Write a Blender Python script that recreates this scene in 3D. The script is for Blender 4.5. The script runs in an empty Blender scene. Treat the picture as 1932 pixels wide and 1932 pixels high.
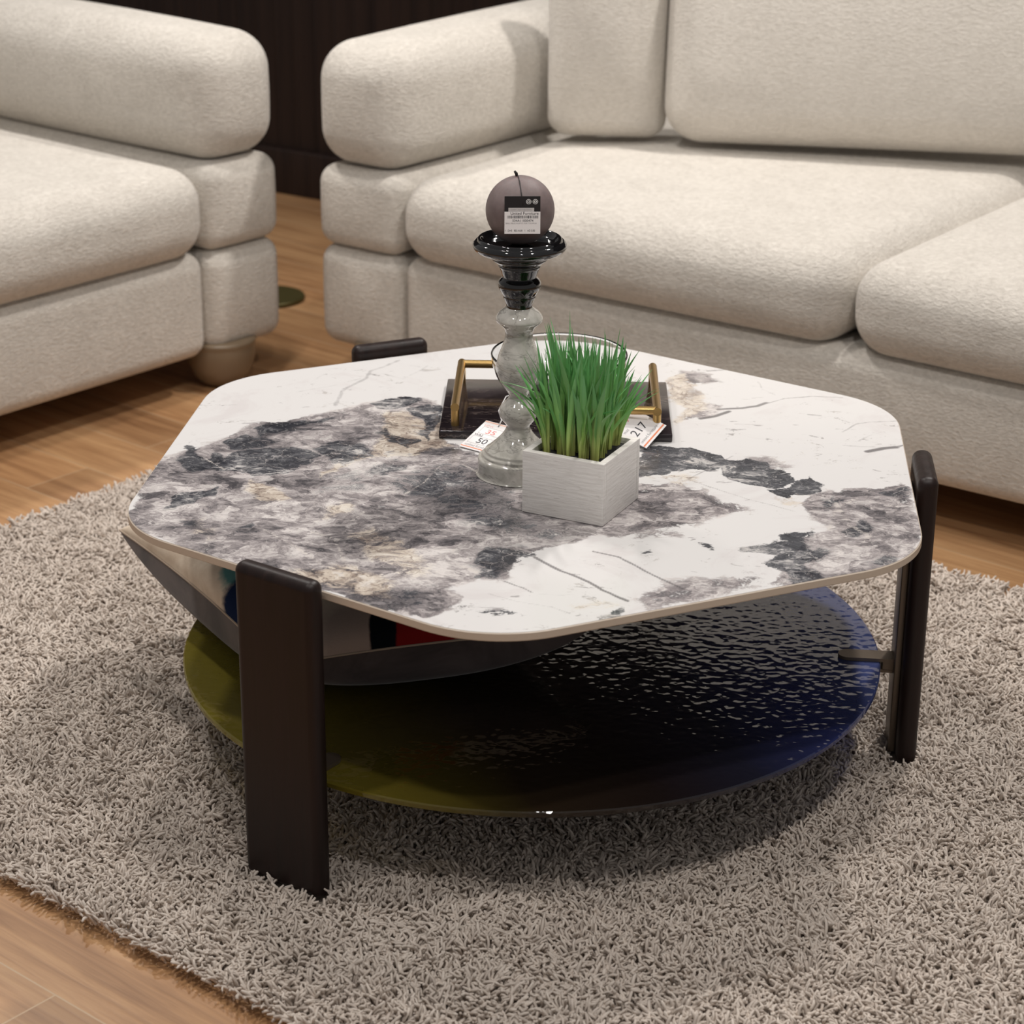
import bpy, bmesh, math, random
import numpy as np
from mathutils import Vector, Matrix
from math import sin, cos, pi, radians, sqrt, atan2, hypot

SC = bpy.context.scene
COL = SC.collection
rng = np.random.default_rng(7)
random.seed(7)

# ------------------------------------------------------------------ camera
PIT, ROL = 0.379, 0.0078
cam = bpy.data.objects.new('camera', bpy.data.cameras.new('camera'))
COL.objects.link(cam)
fw = Vector((0, cos(PIT), -sin(PIT))); rt = Vector((1, 0, 0)); up = rt.cross(fw)
r2 = rt*cos(ROL) + up*sin(ROL); u2 = -rt*sin(ROL) + up*cos(ROL)
M = Matrix((r2, u2, -fw)).transposed().to_4x4()
M.translation = Vector((-0.0272, -2.6402, 1.3751))
cam.matrix_world = M
cam.data.sensor_width = 36.0
cam.data.lens = 4129.19/1932*36
cam.data.clip_start = 0.05
cam.data.dof.use_dof = True
cam.data.dof.focus_distance = 2.72
cam.data.dof.aperture_fstop = 7.0
SC.camera = cam

# ------------------------------------------------------------------ world, lamps, exposure
w = bpy.data.worlds.new('showroom_light'); SC.world = w; w.use_nodes = True
bg = w.node_tree.nodes['Background']
bg.inputs[0].default_value = (1.0, 0.975, 0.955, 1); bg.inputs[1].default_value = 0.25
SC.view_settings.view_transform = 'Standard'; SC.view_settings.look = 'None'
SC.view_settings.exposure = 0.0; SC.view_settings.gamma = 1.0
SC.view_settings.use_curve_mapping = False

def spot(x, y, z, watts, size=0.10, col=(1, 0.95, 0.90), tx=None, ty=None, ang=95, blend=0.7):
    l = bpy.data.lights.new('ceiling_spot', 'SPOT'); l.energy = watts; l.shadow_soft_size = size
    l.color = col; l.spot_size = radians(ang); l.spot_blend = blend
    o = bpy.data.objects.new('ceiling_spot', l); COL.objects.link(o); o.location = (x, y, z)
    tx = x if tx is None else tx; ty = y if ty is None else ty
    o.rotation_euler = (Vector((tx, ty, 0.3)) - Vector((x, y, z))).to_track_quat('-Z', 'Y').to_euler()
    return o
spot(1.15, 1.35, 2.9, 170, 0.09, tx=0.2, ty=0.3)
spot(-0.6, 0.9, 2.9, 75, 0.09, tx=-0.3, ty=0.5)
spot(0.9, -0.9, 2.9, 66, 0.07, tx=0.5, ty=0.0)
spot(-1.0, -0.9, 2.9, 48, 0.07, tx=-0.6, ty=-0.1)
spot(1.0, 2.2, 2.9, 145, 0.10, tx=0.8, ty=1.7)
spot(-1.4, 2.0, 2.9, 125, 0.10, tx=-1.2, ty=1.6)
spot(0.15, -1.6, 2.9, 46, 0.06, tx=0.1, ty=0.0)

# ------------------------------------------------------------------ helpers
def tag(o, label=None, cat=None, group=None, kind=None):
    if label: o['label'] = label
    if cat: o['category'] = cat
    if group: o['group'] = group
    if kind: o['kind'] = kind
    return o
def link(o, parent=None):
    COL.objects.link(o)
    if parent is not None: o.parent = parent
    return o
def empty(name, loc=(0, 0, 0), rz=0.0):
    o = bpy.data.objects.new(name, None); o.location = loc; o.rotation_euler = (0, 0, rz)
    o.empty_display_size = 0.05
    return link(o)
def mobj(name, V, F, mat, parent=None, smooth=True, mats=None, midx=None):
    me = bpy.data.meshes.new(name)
    me.from_pydata([tuple(v) for v in V], [], [tuple(f) for f in F])
    for m in (mats or [mat]): me.materials.append(m)
    if midx is not None: me.polygons.foreach_set('material_index', midx)
    me.polygons.foreach_set('use_smooth', [smooth]*len(me.polygons))
    me.update()
    return link(bpy.data.objects.new(name, me), parent)
def sharp(o, ang=35):
    me = o.data
    bm = bmesh.new(); bm.from_mesh(me)
    for e in bm.edges:
        if len(e.link_faces) == 2 and e.calc_face_angle(0) > radians(ang): e.smooth = False
    bm.to_mesh(me); bm.free(); return o
def merge(*parts):
    V = []; F = []
    for v, f in parts:
        n = len(V); V += [tuple(p) for p in v]; F += [tuple(i+n for i in q) for q in f]
    return V, F
def rbox(hx, hy, hz, r, n=6, bulge=(0, 0, 0), c=(0, 0, 0), m=2):
    """rounded box; bulge = how far each pair of faces swells at its middle"""
    h = np.array([hx, hy, hz]); r = min(r, hx*.999, hy*.999, hz*.999)
    idx = {}; V = []; F = []
    def axis(hh):
        core = max(hh-r, 1e-6)
        a = list(np.linspace(-1, 1, m+1)*core)
        ed = [core + r*math.tan(t) for t in np.linspace(0, pi/4, n+1)[1:]]
        return [-e for e in ed[::-1]] + a + ed
    AX = [axis(x) for x in h]
    def vert(p):
        key = tuple(round(float(x), 7) for x in p)
        if key in idx: return idx[key]
        p = np.array(p); inner = np.clip(p, -(h-r), h-r); d = p-inner; L = np.linalg.norm(d)
        q = inner + d/L*r if L > 0 else p
        t = q/h; f = 1-np.clip(t*t, 0, 1)
        q = q + np.array([bulge[0]*t[0]*f[1]*f[2], bulge[1]*t[1]*f[0]*f[2], bulge[2]*t[2]*f[0]*f[1]])
        idx[key] = len(V); V.append(q + np.array(c)); return idx[key]
    for ax in range(3):
        a, b = (ax+1) % 3, (ax+2) % 3
        for s in (-1, 1):
            for i in range(len(AX[a])-1):
                for j in range(len(AX[b])-1):
                    qs = []
                    for (ii, jj) in ((i, j), (i+1, j), (i+1, j+1), (i, j+1)):
                        p = [0, 0, 0]; p[ax] = s*(h[ax]); p[a] = AX[a][ii]; p[b] = AX[b][jj]
                        # face coordinate limited to the cube surface
                        p[a] = max(-h[a], min(h[a], p[a])); p[b] = max(-h[b], min(h[b], p[b]))
                        qs.append(vert(p))
                    if len(set(qs)) < 3: continue
                    F.append(qs if s > 0 else qs[::-1])
    return V, F
def lathe(prof, n=64, c=(0, 0, 0), cap=True):
    V = []; F = []
    for (r, z) in prof:
        for k in range(n):
            a = 2*pi*k/n; V.append((c[0]+r*cos(a), c[1]+r*sin(a), c[2]+z))
    for i in range(len(prof)-1):
        for k in range(n):
            k2 = (k+1) % n
            F.append((i*n+k, i*n+k2, (i+1)*n+k2, (i+1)*n+k))
    if cap:
        if prof[0][0] > 1e-5: F.append(tuple(range(n))[::-1])
        if prof[-1][0] > 1e-5: F.append(tuple((len(prof)-1)*n+k for k in range(n)))
    return V, F
def smoothprof(pts, k=6):
    out = []
    P = [pts[0]]+list(pts)+[pts[-1]]
    for i in range(1, len(P)-2):
        for j in range(k):
            t = j/k; a, b, c_, d = P[i-1], P[i], P[i+1], P[i+2]
            f = lambda x: 0.5*((2*b[x])+(-a[x]+c_[x])*t+(2*a[x]-5*b[x]+4*c_[x]-d[x])*t*t+(-a[x]+3*b[x]-3*c_[x]+d[x])*t**3)
            out.append((max(0, f(0)), f(1)))
    out.append(pts[-1]); return out
def tube(path, r, n=12, cap=True):
    V = []; F = []; P = [Vector(p) for p in path]; m = len(P)
    rr = r if hasattr(r, '__len__') else [r]*m
    up0 = Vector((0, 0, 1))
    for i, p in enumerate(P):
        if i == 0: t = (P[1]-P[0]).normalized()
        elif i == m-1: t = (P[-1]-P[-2]).normalized()
        else: t = ((P[i+1]-p).normalized()+(p-P[i-1]).normalized()).normalized()
        a = t.cross(up0)
        if a.length < 1e-3: a = t.cross(Vector((0, 1, 0)))
        a.normalize(); b = a.cross(t)
        sc = 1.0
        if 0 < i < m-1:
            cs = (P[i+1]-p).normalized().dot(t); sc = 1/max(cs, .5)
        for k in range(n):
            g = 2*pi*k/n
            V.append(p + (a*cos(g) + b*sin(g))*rr[i]*(sc if False else 1))
    for i in range(m-1):
        for k in range(n):
            k2 = (k+1) % n; F.append((i*n+k, i*n+k2, (i+1)*n+k2, (i+1)*n+k))
    if cap: F.append(tuple(range(n))[::-1]); F.append(tuple((m-1)*n+k for k in range(n)))
    return V, F

# ---- node helpers
class NT:
    def __init__(s, name, **kw):
        s.m = bpy.data.materials.new(name); s.m.use_nodes = True; s.t = s.m.node_tree
        s.b = s.t.nodes['Principled BSDF']; s.out = s.t.nodes['Material Output']
        for k, v in kw.items(): s.set(k, v)
    def set(s, k, v):
        i = s.b.inputs[{'color': 'Base Color', 'rough': 'Roughness', 'metal': 'Metallic', 'spec': 'Specular IOR Level', 'coat': 'Coat Weight', 'coatr': 'Coat Roughness', 'trans': 'Transmission Weight', 'ior': 'IOR', 'sheen': 'Sheen Weight', 'normal': 'Normal', 'sss': 'Subsurface Weight'}[k]]
        if hasattr(v, 'is_output'): s.t.links.new(v, i)
        else: i.default_value = (*v, 1) if isinstance(v, tuple) and len(v) == 3 else v
    def n(s, typ, ins=None, **kw):
        nd = s.t.nodes.new(typ)
        for k, v in kw.items(): setattr(nd, k, v)
        for k, v in (ins or {}).items():
            i = nd.inputs[k]
            if hasattr(v, 'is_output'): s.t.links.new(v, i)
            else: i.default_value = (*v, 1) if (isinstance(v, tuple) and len(v) == 3 and i.type == 'RGBA') else v
        return nd
    def obj(s): return s.n('ShaderNodeTexCoord').outputs['Object']
    def map(s, vec, scale=(1, 1, 1), rot=(0, 0, 0), loc=(0, 0, 0)):
        return s.n('ShaderNodeMapping', {'Vector': vec, 'Scale': scale, 'Rotation': rot, 'Location': loc}).outputs[0]
    def noise(s, vec, scale, detail=4, rough=.55, dist=0, fac=True):
        nd = s.n('ShaderNodeTexNoise', {'Vector': vec, 'Scale': scale, 'Detail': detail, 'Roughness': rough, 'Distortion': dist})
        return nd.outputs['Fac' if fac else 'Color']
    def math(s, op, a, b=0.0, c=0.0, clamp=False):
        nd = s.n('ShaderNodeMath', {0: a, 1: b, 2: c}, operation=op); nd.use_clamp = clamp; return nd.outputs[0]
    def smooth(s, v, a, b, lo=0., hi=1.):
        nd = s.n('ShaderNodeMapRange', {'Value': v, 'From Min': a, 'From Max': b, 'To Min': lo, 'To Max': hi}, interpolation_type='SMOOTHSTEP'); return nd.outputs[0]
    def ramp(s, v, stops):
        nd = s.n('ShaderNodeValToRGB', {'Fac': v}); cr = nd.color_ramp
        while len(cr.elements) > len(stops): cr.elements.remove(cr.elements[-1])
        while len(cr.elements) < len(stops): cr.elements.new(.5)
        for e, (p, c) in zip(cr.elements, stops): e.position = p; e.color = (*c, 1)
        return nd.outputs[0]
    def mix(s, f, a, b, mode='MIX'):
        nd = s.n('ShaderNodeMix', data_type='RGBA', blend_type=mode)
        for i, v in ((0, f), (6, a), (7, b)):
            if hasattr(v, 'is_output'): s.t.links.new(v, nd.inputs[i])
            else: nd.inputs[i].default_value = (*v, 1) if isinstance(v, tuple) and len(v) == 3 else v
        return nd.outputs[2]
    def bump(s, h, dist=.01, strength=1.0):
        return s.n('ShaderNodeBump', {'Height': h, 'Distance': dist, 'Strength': strength}).outputs[0]

def simple(name, color, rough=.5, **kw):
    return NT(name, color=color, rough=rough, **kw).m

# ------------------------------------------------------------------ materials
def mat_fabric(name, a, b):
    t = NT(name, rough=1.0, sheen=.25, spec=.1); o = t.obj()
    n1 = t.noise(t.map(o, (1, 1, 2.2)), 100, 4, .65, .4)
    n2 = t.noise(o, 14, 3, .6)
    f = t.math('ADD', t.math('MULTIPLY', n1, .75), t.math('MULTIPLY', n2, .25))
    t.set('color', t.ramp(f, [(.28, a), (.68, b)]))
    t.set('normal', t.bump(n1, .006, .7)); return t.m
M_FAB = mat_fabric('cream_boucle', (.50, .462, .412), (.73, .685, .622))
M_FAB2 = mat_fabric('cream_boucle_cushion', (.58, .54, .485), (.76, .715, .655))

def mat_floor():
    t = NT('oak_planks', rough=.38, coat=.15, coatr=.25); o = t.obj()
    br = t.n('ShaderNodeTexBrick', {'Vector': o, 'Color1': (.42, .42, .42), 'Color2': (.62, .62, .62), 'Mortar': (0., 0., 0.), 'Scale': 1.0, 'Mortar Size': .0012, 'Brick Width': 1.25, 'Row Height': .135, 'Bias': 0.0})
    br.offset = .37; br.squash = 1.0
    g = t.noise(t.map(o, (1.2, 22, 1)), 2.2, 6, .65, .8)
    g2 = t.noise(t.map(o, (.6, 5, 1)), 2.0, 3, .5, .3)
    f = t.math('ADD', t.math('MULTIPLY', g, .55), t.math('MULTIPLY', g2, .45))
    wood = t.ramp(f, [(.30, (.21, .10, .045)), (.48, (.42, .235, .115)), (.68, (.62, .385, .20))])
    sh = t.n('ShaderNodeSeparateColor', {'Color': br.outputs['Color']}).outputs[0]
    wood = t.mix(1.0, wood, t.ramp(sh, [(.40, (.80, .77, .74)), (.64, (1.15, 1.12, 1.08))]), 'MULTIPLY')
    col = t.mix(br.outputs['Fac'], wood, (.52, .36, .22))
    t.set('color', col); t.set('normal', t.bump(f, .002, .3)); return t.m
M_FLOOR = mat_floor()

def mat_rug():
    t = NT('shag_yarn', rough=1.0, spec=.08); o = t.obj()
    a = t.n('ShaderNodeAttribute', attribute_name='tone').outputs['Fac']
    n = t.noise(o, 5, 2, .5)
    f = t.math('ADD', t.math('MULTIPLY', a, .7), t.math('MULTIPLY', n, .3))
    t.set('color', t.ramp(f, [(.2, (.49, .42, .365)), (.8, (.77, .69, .615))])); return t.m
M_RUG = mat_rug()

def mat_wall():
    t = NT('dark_panelling', rough=.45, spec=.3); o = t.obj()
    w_ = t.n('ShaderNodeTexWave', {'Vector': o, 'Scale': 5.0, 'Distortion': 0.0}, wave_type='BANDS', bands_direction='X').outputs['Fac']
    n = t.noise(t.map(o, (30, 30, 1)), 1.5, 4, .6)
    t.set('color', t.ramp(n, [(.3, (.012, .006, .005)), (.7, (.028, .015, .011))]))
    t.set('normal', t.bump(t.smooth(w_, .02, .12), .01, .6)); return t.m
M_WALL = mat_wall()

def mat_legwood():
    t = NT('dark_stained_wood', rough=.42, spec=.45); o = t.obj()
    n = t.noise(t.map(o, (28, 28, 2)), 2.5, 6, .65, .5)
    t.set('color', t.ramp(n, [(.3, (.008, .0038, .0034)), (.7, (.020, .009, .0075))]))
    t.set('spec', .32); t.set('rough', t.smooth(n, .3, .7, .38, .5)); t.set('normal', t.bump(n, .0008, .35)); return t.m
M_LEG = mat_legwood()
M_BRONZE = simple('taupe_metal', (.17, .135, .105), .38, metal=.7)
M_EDGE = simple('porcelain_edge', (.60, .51, .42), .4)
M_GOLD = NT('brushed_gold', color=(.52, .34, .13), rough=.30, metal=1.0).m
M_SOIL = simple('dark_soil', (.012, .012, .013), .9)
M_BLACKG = simple('black_glaze', (.006, .006, .007), .06, coat=.6, coatr=.03)
M_WHITE = simple('tag_card', (.86, .83, .83), .6)
M_BLACKCARD = simple('black_card', (.012, .010, .012), .5)
M_INK = simple('black_ink', (.02, .02, .03), .6)
M_INKG = simple('grey_ink', (.34, .33, .34), .6)
M_INKR = simple('red_ink', (.75, .22, .20), .6)
M_ORANGE = simple('orange_ink', (.80, .24, .10), .6)
M_WHITEINK = simple('white_ink', (.8, .8, .8), .6)
M_STRING = simple('white_string', (.78, .76, .76), .7)
M_BSTRING = simple('black_string', (.015, .012, .012), .7)
M_OLIVE = simple('olive_brass', (.10, .085, .03), .45, metal=.6)

def mat_marble():
    t = NT('patterned_porcelain', rough=.16, spec=.5); o = t.obj()
    at = t.n('ShaderNodeAttribute', attribute_name='zone').outputs['Color']
    at2 = t.n('ShaderNodeAttribute', attribute_name='veins').outputs['Color']
    s1 = t.n('ShaderNodeSeparateColor', {'Color': at}).outputs; s2 = t.n('ShaderNodeSeparateColor', {'Color': at2}).outputs
    sub = lambda v: t.math('SUBTRACT', v, .5)
    add = lambda *a: a[0] if len(a) == 1 else t.math('ADD', a[0], add(*a[1:]))
    mul = lambda a, b: t.math('MULTIPLY', a, b)
    m = t.map(o, (1, 1.35, 1), (0, 0, radians(16)))
    def warped(vec, sc, amp, det=4):
        return t.n('ShaderNodeVectorMath', {0: vec, 1: t.n('ShaderNodeVectorMath', {0: t.n('ShaderNodeVectorMath', {0: t.noise(vec, sc, det, .62, 0, fac=False), 1: (.5, .5, .5)}, operation='SUBTRACT').outputs[0], 3: amp}, operation='SCALE').outputs[0]}, operation='ADD').outputs[0]
    mw = warped(m, 9, .10); mw2 = warped(mw, 34, .028, 8)
    big = t.noise(mw, 7, 5, .6, .6); mid = t.noise(mw2, 26, 10, .74, .4); fine = t.noise(t.map(mw2, (1, 1.8, 1)), 120, 8, .78, .3)
    shard = t.n('ShaderNodeSeparateColor', {'Color': t.n('ShaderNodeTexVoronoi', {'Vector': mw2, 'Scale': 24.0}).outputs['Color']}).outputs[0]
    shard2 = t.n('ShaderNodeSeparateColor', {'Color': t.n('ShaderNodeTexVoronoi', {'Vector': mw2, 'Scale': 60.0}).outputs['Color']}).outputs[0]
    wob = add(mul(sub(mid), 2.8), mul(sub(fine), 1.5), mul(sub(shard), .40), mul(sub(shard2), .22))
    g = t.smooth(add(s1[0], mul(wob, .8)), .34, .56)
    d = t.smooth(add(s1[1], mul(wob, 1.0)), .44, .58)
    b = t.smooth(add(s1[2], mul(wob, .9)), .36, .80)
    f = add(mul(big, .30), mul(mid, .42), mul(fine, .28)); f = add(.5, mul(sub(f), 2.7), mul(sub(shard), .20), mul(sub(shard2), .15))
    faint = t.smooth(t.noise(o, 5, 6, .7, 2.0), .50, .66)
    white = t.mix(mul(faint, .5), (.715, .70, .695), (.63, .59, .59))
    grey = t.ramp(f, [(.22, (.065, .062, .068)), (.36, (.165, .151, .157)), (.50, (.320, .290, .292)), (.60, (.48, .445, .44)), (.73, (.70, .66, .645))])
    dark = t.ramp(f, [(.34, (.022, .024, .031)), (.56, (.060, .063, .074)), (.68, (.17, .17, .18)), (.80, (.52, .50, .49))])
    beige = t.ramp(f, [(.30, (.22, .17, .14)), (.42, (.46, .385, .32)), (.54, (.64, .555, .46)), (.70, (.74, .685, .61))])
    c = t.mix(g, white, grey); c = t.mix(mul(b, .80), c, beige)
    c = t.mix(mul(d, .95), c, dark)
    vo = t.n('ShaderNodeTexVoronoi', {'Vector': mw2, 'Scale': 15.0}, feature='DISTANCE_TO_EDGE').outputs['Distance']
    thin = t.smooth(vo, .0, .016, 1, 0)
    c = t.mix(mul(mul(mul(thin, t.smooth(big, .44, .56)), t.math('MAXIMUM', g, b)), .50), c, (.66, .61, .59))
    vo2 = t.n('ShaderNodeTexVoronoi', {'Vector': mw2, 'Scale': 34.0}, feature='DISTANCE_TO_EDGE').outputs['Distance']
    c = t.mix(mul(mul(t.smooth(vo2, .0, .05, 1, 0), b), .65), c, (.20, .145, .12))
    c = t.mix(mul(mul(mul(t.smooth(vo2, .0, .035, 1, 0), t.smooth(fine, .45, .6)), d), .5), c, (.50, .48, .47))
    vd = t.smooth(add(s2[0], mul(wob, .30)), .22, .62)
    c = t.mix(mul(vd, mul(s2[0], .95)), c, (.12, .11, .115))
    vl = t.smooth(add(s2[1], mul(wob, .9)), .40, .80)
    c = t.mix(mul(vl, .62), c, (.66, .61, .57))
    fl = mul(t.smooth(t.noise(t.map(o, (1, 2.6, 1), (0, 0, radians(-8))), 26, 5, .6, .8), .655, .70), .7)
    c = t.mix(fl, c, (.28, .26, .265))
    t.set('color', c); return t.m
M_MARBLE = mat_marble()

# outlines of the printed stone pattern, metres from the table centre (kind, strength, softness, outline)
MARBLE_ZONES = [
('g',1,0.012,[(-0.497,-0.152),(-0.491,-0.08),(-0.481,-0.013),(-0.463,0.031),(-0.434,0.048),(-0.398,0.094),(-0.374,0.133),(-0.329,0.145),(-0.279,0.196),(-0.224,0.231),(-0.166,0.249),(-0.124,0.216),(-0.119,0.076),(-0.097,0.036),(-0.07,0.016),(-0.068,-0.061),(-0.031,-0.088),(-0.005,-0.115),(0.027,-0.168),(0.084,-0.184),(0.095,-0.234),(0.066,-0.255),(0.031,-0.285),(-0.006,-0.317),(-0.021,-0.356),(-0.036,-0.391),(-0.063,-0.383),(-0.089,-0.41),(-0.074,-0.439),(-0.093,-0.474),(-0.121,-0.5),(-0.156,-0.48),(-0.229,-0.43),(-0.346,-0.347),(-0.418,-0.297),(-0.467,-0.253),(-0.489,-0.204)]),
('d',1,0.01,[(-0.457,-0.016),(-0.46,0.031),(-0.456,0.068),(-0.446,0.048),(-0.434,-0.008),(-0.417,0.024),(-0.397,0.005),(-0.37,0.039),(-0.337,0.054),(-0.297,0.031),(-0.278,0.008),(-0.301,-0.036),(-0.335,-0.07),(-0.36,-0.056),(-0.409,-0.038),(-0.441,-0.05)]),
('d',0.9,0.009,[(-0.371,0.116),(-0.346,0.138),(-0.318,0.141),(-0.274,0.174),(-0.257,0.19),(-0.289,0.135),(-0.314,0.105),(-0.356,0.097)]),
('d',0.95,0.006,[(-0.223,0.224),(-0.195,0.243),(-0.158,0.249),(-0.152,0.231),(-0.178,0.203),(-0.206,0.207)]),
('d',0.9,0.007,[(-0.171,0.199),(-0.142,0.217),(-0.122,0.216),(-0.12,0.16),(-0.135,0.113),(-0.144,0.075),(-0.152,0.092),(-0.15,0.149),(-0.166,0.17)]),
('d',0.8,0.006,[(-0.206,0.137),(-0.191,0.099),(-0.158,0.083),(-0.151,0.071),(-0.167,0.05),(-0.189,0.074),(-0.208,0.111)]),
('d',0.9,0.01,[(-0.287,0.031),(-0.266,0.068),(-0.239,0.085),(-0.213,0.057),(-0.207,0.017),(-0.239,-0.011),(-0.269,-0.012)]),
('d',1,0.006,[(-0.448,-0.157),(-0.432,-0.135),(-0.407,-0.127),(-0.394,-0.112),(-0.397,-0.141),(-0.415,-0.173),(-0.435,-0.181)]),
('d',0.8,0.008,[(-0.409,0.069),(-0.377,0.095),(-0.342,0.102),(-0.325,0.071),(-0.35,0.046),(-0.391,0.039)]),
('d',0.6,0.01,[(-0.214,-0.026),(-0.189,-0.002),(-0.154,-0.005),(-0.16,-0.034),(-0.192,-0.054),(-0.213,-0.049)]),
('d',0.6,0.008,[(-0.413,-0.22),(-0.397,-0.202),(-0.388,-0.236),(-0.403,-0.25)]),
('d',0.5,0.008,[(-0.361,-0.236),(-0.328,-0.218),(-0.319,-0.243),(-0.346,-0.257)]),
('d',0.9,0.01,[(-0.076,-0.337),(-0.049,-0.302),(-0.015,-0.299),(0.001,-0.314),(-0.015,-0.342),(-0.027,-0.355),(-0.042,-0.387),(-0.063,-0.38),(-0.057,-0.352)]),
('d',0.5,0.02,[(-0.191,-0.073),(-0.1,-0.004),(-0.068,-0.061),(-0.028,-0.115),(-0.015,-0.182),(0.051,-0.235),(0.019,-0.269),(-0.05,-0.237),(-0.122,-0.153)]),
('d',0.4,0.02,[(-0.311,-0.076),(-0.275,-0.027),(-0.206,-0.045),(-0.208,-0.119),(-0.268,-0.111)]),
('d',0.55,0.012,[(-0.182,-0.426),(-0.148,-0.404),(-0.107,-0.403),(-0.111,-0.447),(-0.145,-0.468)]),
('b',1,0.01,[(-0.219,0.158),(-0.196,0.198),(-0.169,0.185),(-0.154,0.138),(-0.14,0.113),(-0.13,0.182),(-0.119,0.139),(-0.117,0.055),(-0.156,0.022),(-0.21,0.009),(-0.242,-0.019),(-0.264,-0.056),(-0.276,-0.043),(-0.25,0.0),(-0.208,0.041),(-0.201,0.095)]),
('b',1,0.01,[(-0.357,-0.122),(-0.342,-0.089),(-0.325,-0.1),(-0.307,-0.148),(-0.328,-0.166),(-0.348,-0.154)]),
('b',0.8,0.012,[(-0.254,-0.177),(-0.239,-0.147),(-0.223,-0.164),(-0.232,-0.199),(-0.256,-0.217)]),
('b',0.7,0.016,[(-0.23,-0.261),(-0.194,-0.24),(-0.149,-0.264),(-0.125,-0.32),(-0.126,-0.374),(-0.162,-0.374),(-0.195,-0.324)]),
('b',0.8,0.018,[(-0.287,-0.377),(-0.247,-0.35),(-0.199,-0.36),(-0.161,-0.389),(-0.141,-0.44),(-0.181,-0.444),(-0.23,-0.416)]),
('b',0.5,0.012,[(-0.406,-0.203),(-0.39,-0.202),(-0.38,-0.261),(-0.393,-0.277),(-0.407,-0.245)]),
('b',0.9,0.012,[(0.196,0.347),(0.226,0.365),(0.242,0.317),(0.253,0.27),(0.222,0.201),(0.193,0.146),(0.193,0.234)]),
('g',0.95,0.014,[(0.122,-0.066),(0.188,-0.078),(0.222,-0.11),(0.252,-0.172),(0.205,-0.19),(0.164,-0.233),(0.107,-0.257),(0.079,-0.24),(0.078,-0.193)]),
('g',1,0.012,[(0.346,-0.116),(0.392,-0.088),(0.461,-0.072),(0.48,-0.095),(0.451,-0.284),(0.413,-0.334),(0.369,-0.359),(0.29,-0.4),(0.257,-0.396),(0.28,-0.327),(0.306,-0.263),(0.34,-0.216),(0.329,-0.17)]),
('g',0.8,0.018,[(0.113,-0.428),(0.148,-0.398),(0.191,-0.372),(0.24,-0.359),(0.26,-0.396),(0.18,-0.442),(0.126,-0.466)]),
('g',0.6,0.01,[(0.121,-0.217),(0.16,-0.208),(0.183,-0.233),(0.175,-0.258),(0.118,-0.27)]),
('g',0.8,0.012,[(0.22,0.377),(0.257,0.366),(0.263,0.325),(0.237,0.31),(0.217,0.34)]),
('g',0.8,0.012,[(0.205,0.223),(0.239,0.24),(0.266,0.227),(0.235,0.18),(0.201,0.168)]),
('g',0.6,0.012,[(0.241,0.004),(0.292,0.028),(0.328,-0.014),(0.312,-0.034),(0.265,-0.031)]),
('d',1,0.006,[(0.141,0.037),(0.169,0.058),(0.205,0.067),(0.234,0.039),(0.246,-0.0),(0.225,-0.032),(0.198,-0.025),(0.163,-0.041),(0.136,-0.056)]),
('d',1,0.005,[(0.237,-0.0),(0.269,0.012),(0.294,-0.015),(0.321,-0.043),(0.327,-0.08),(0.299,-0.094),(0.261,-0.076),(0.24,-0.045)]),
('d',1,0.005,[(0.288,-0.101),(0.32,-0.086),(0.336,-0.06),(0.35,-0.085),(0.35,-0.111),(0.322,-0.122),(0.308,-0.135),(0.295,-0.123)]),
('d',1,0.01,[(0.244,-0.284),(0.288,-0.25),(0.322,-0.23),(0.307,-0.279),(0.337,-0.307),(0.296,-0.342),(0.318,-0.36),(0.328,-0.38),(0.284,-0.4),(0.267,-0.366),(0.251,-0.34),(0.264,-0.304)]),
('d',0.75,0.01,[(0.351,-0.226),(0.385,-0.198),(0.399,-0.228),(0.369,-0.252)]),
('d',0.75,0.012,[(0.422,-0.098),(0.475,-0.077),(0.471,-0.123),(0.44,-0.123)]),
('d',0.6,0.012,[(0.36,-0.134),(0.402,-0.115),(0.383,-0.151),(0.356,-0.164)]),
('d',0.5,0.01,[(0.396,-0.301),(0.426,-0.29),(0.414,-0.328),(0.367,-0.353),(0.385,-0.317)]),
('d',0.8,0.006,[(0.08,-0.473),(0.098,-0.455),(0.107,-0.466),(0.085,-0.486)]),
('d',0.5,0.008,[(-0.057,-0.481),(-0.036,-0.472),(-0.017,-0.488),(-0.041,-0.494),(-0.057,-0.497)]),
('d',0.7,0.005,[(0.196,-0.272),(0.212,-0.275),(0.223,-0.291),(0.204,-0.291)]),
('d',0.7,0.005,[(0.13,-0.311),(0.148,-0.302),(0.154,-0.317),(0.14,-0.324)]),
('b',0.4,0.012,[(0.028,-0.451),(0.069,-0.433),(0.098,-0.443),(0.063,-0.464),(0.037,-0.465)]),
('b',0.6,0.01,[(0.14,-0.037),(0.191,-0.032),(0.229,-0.064),(0.194,-0.083),(0.155,-0.065)]),
('b',0.5,0.012,[(0.297,-0.108),(0.348,-0.122),(0.337,-0.161),(0.31,-0.17),(0.281,-0.136)]),
]
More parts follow.
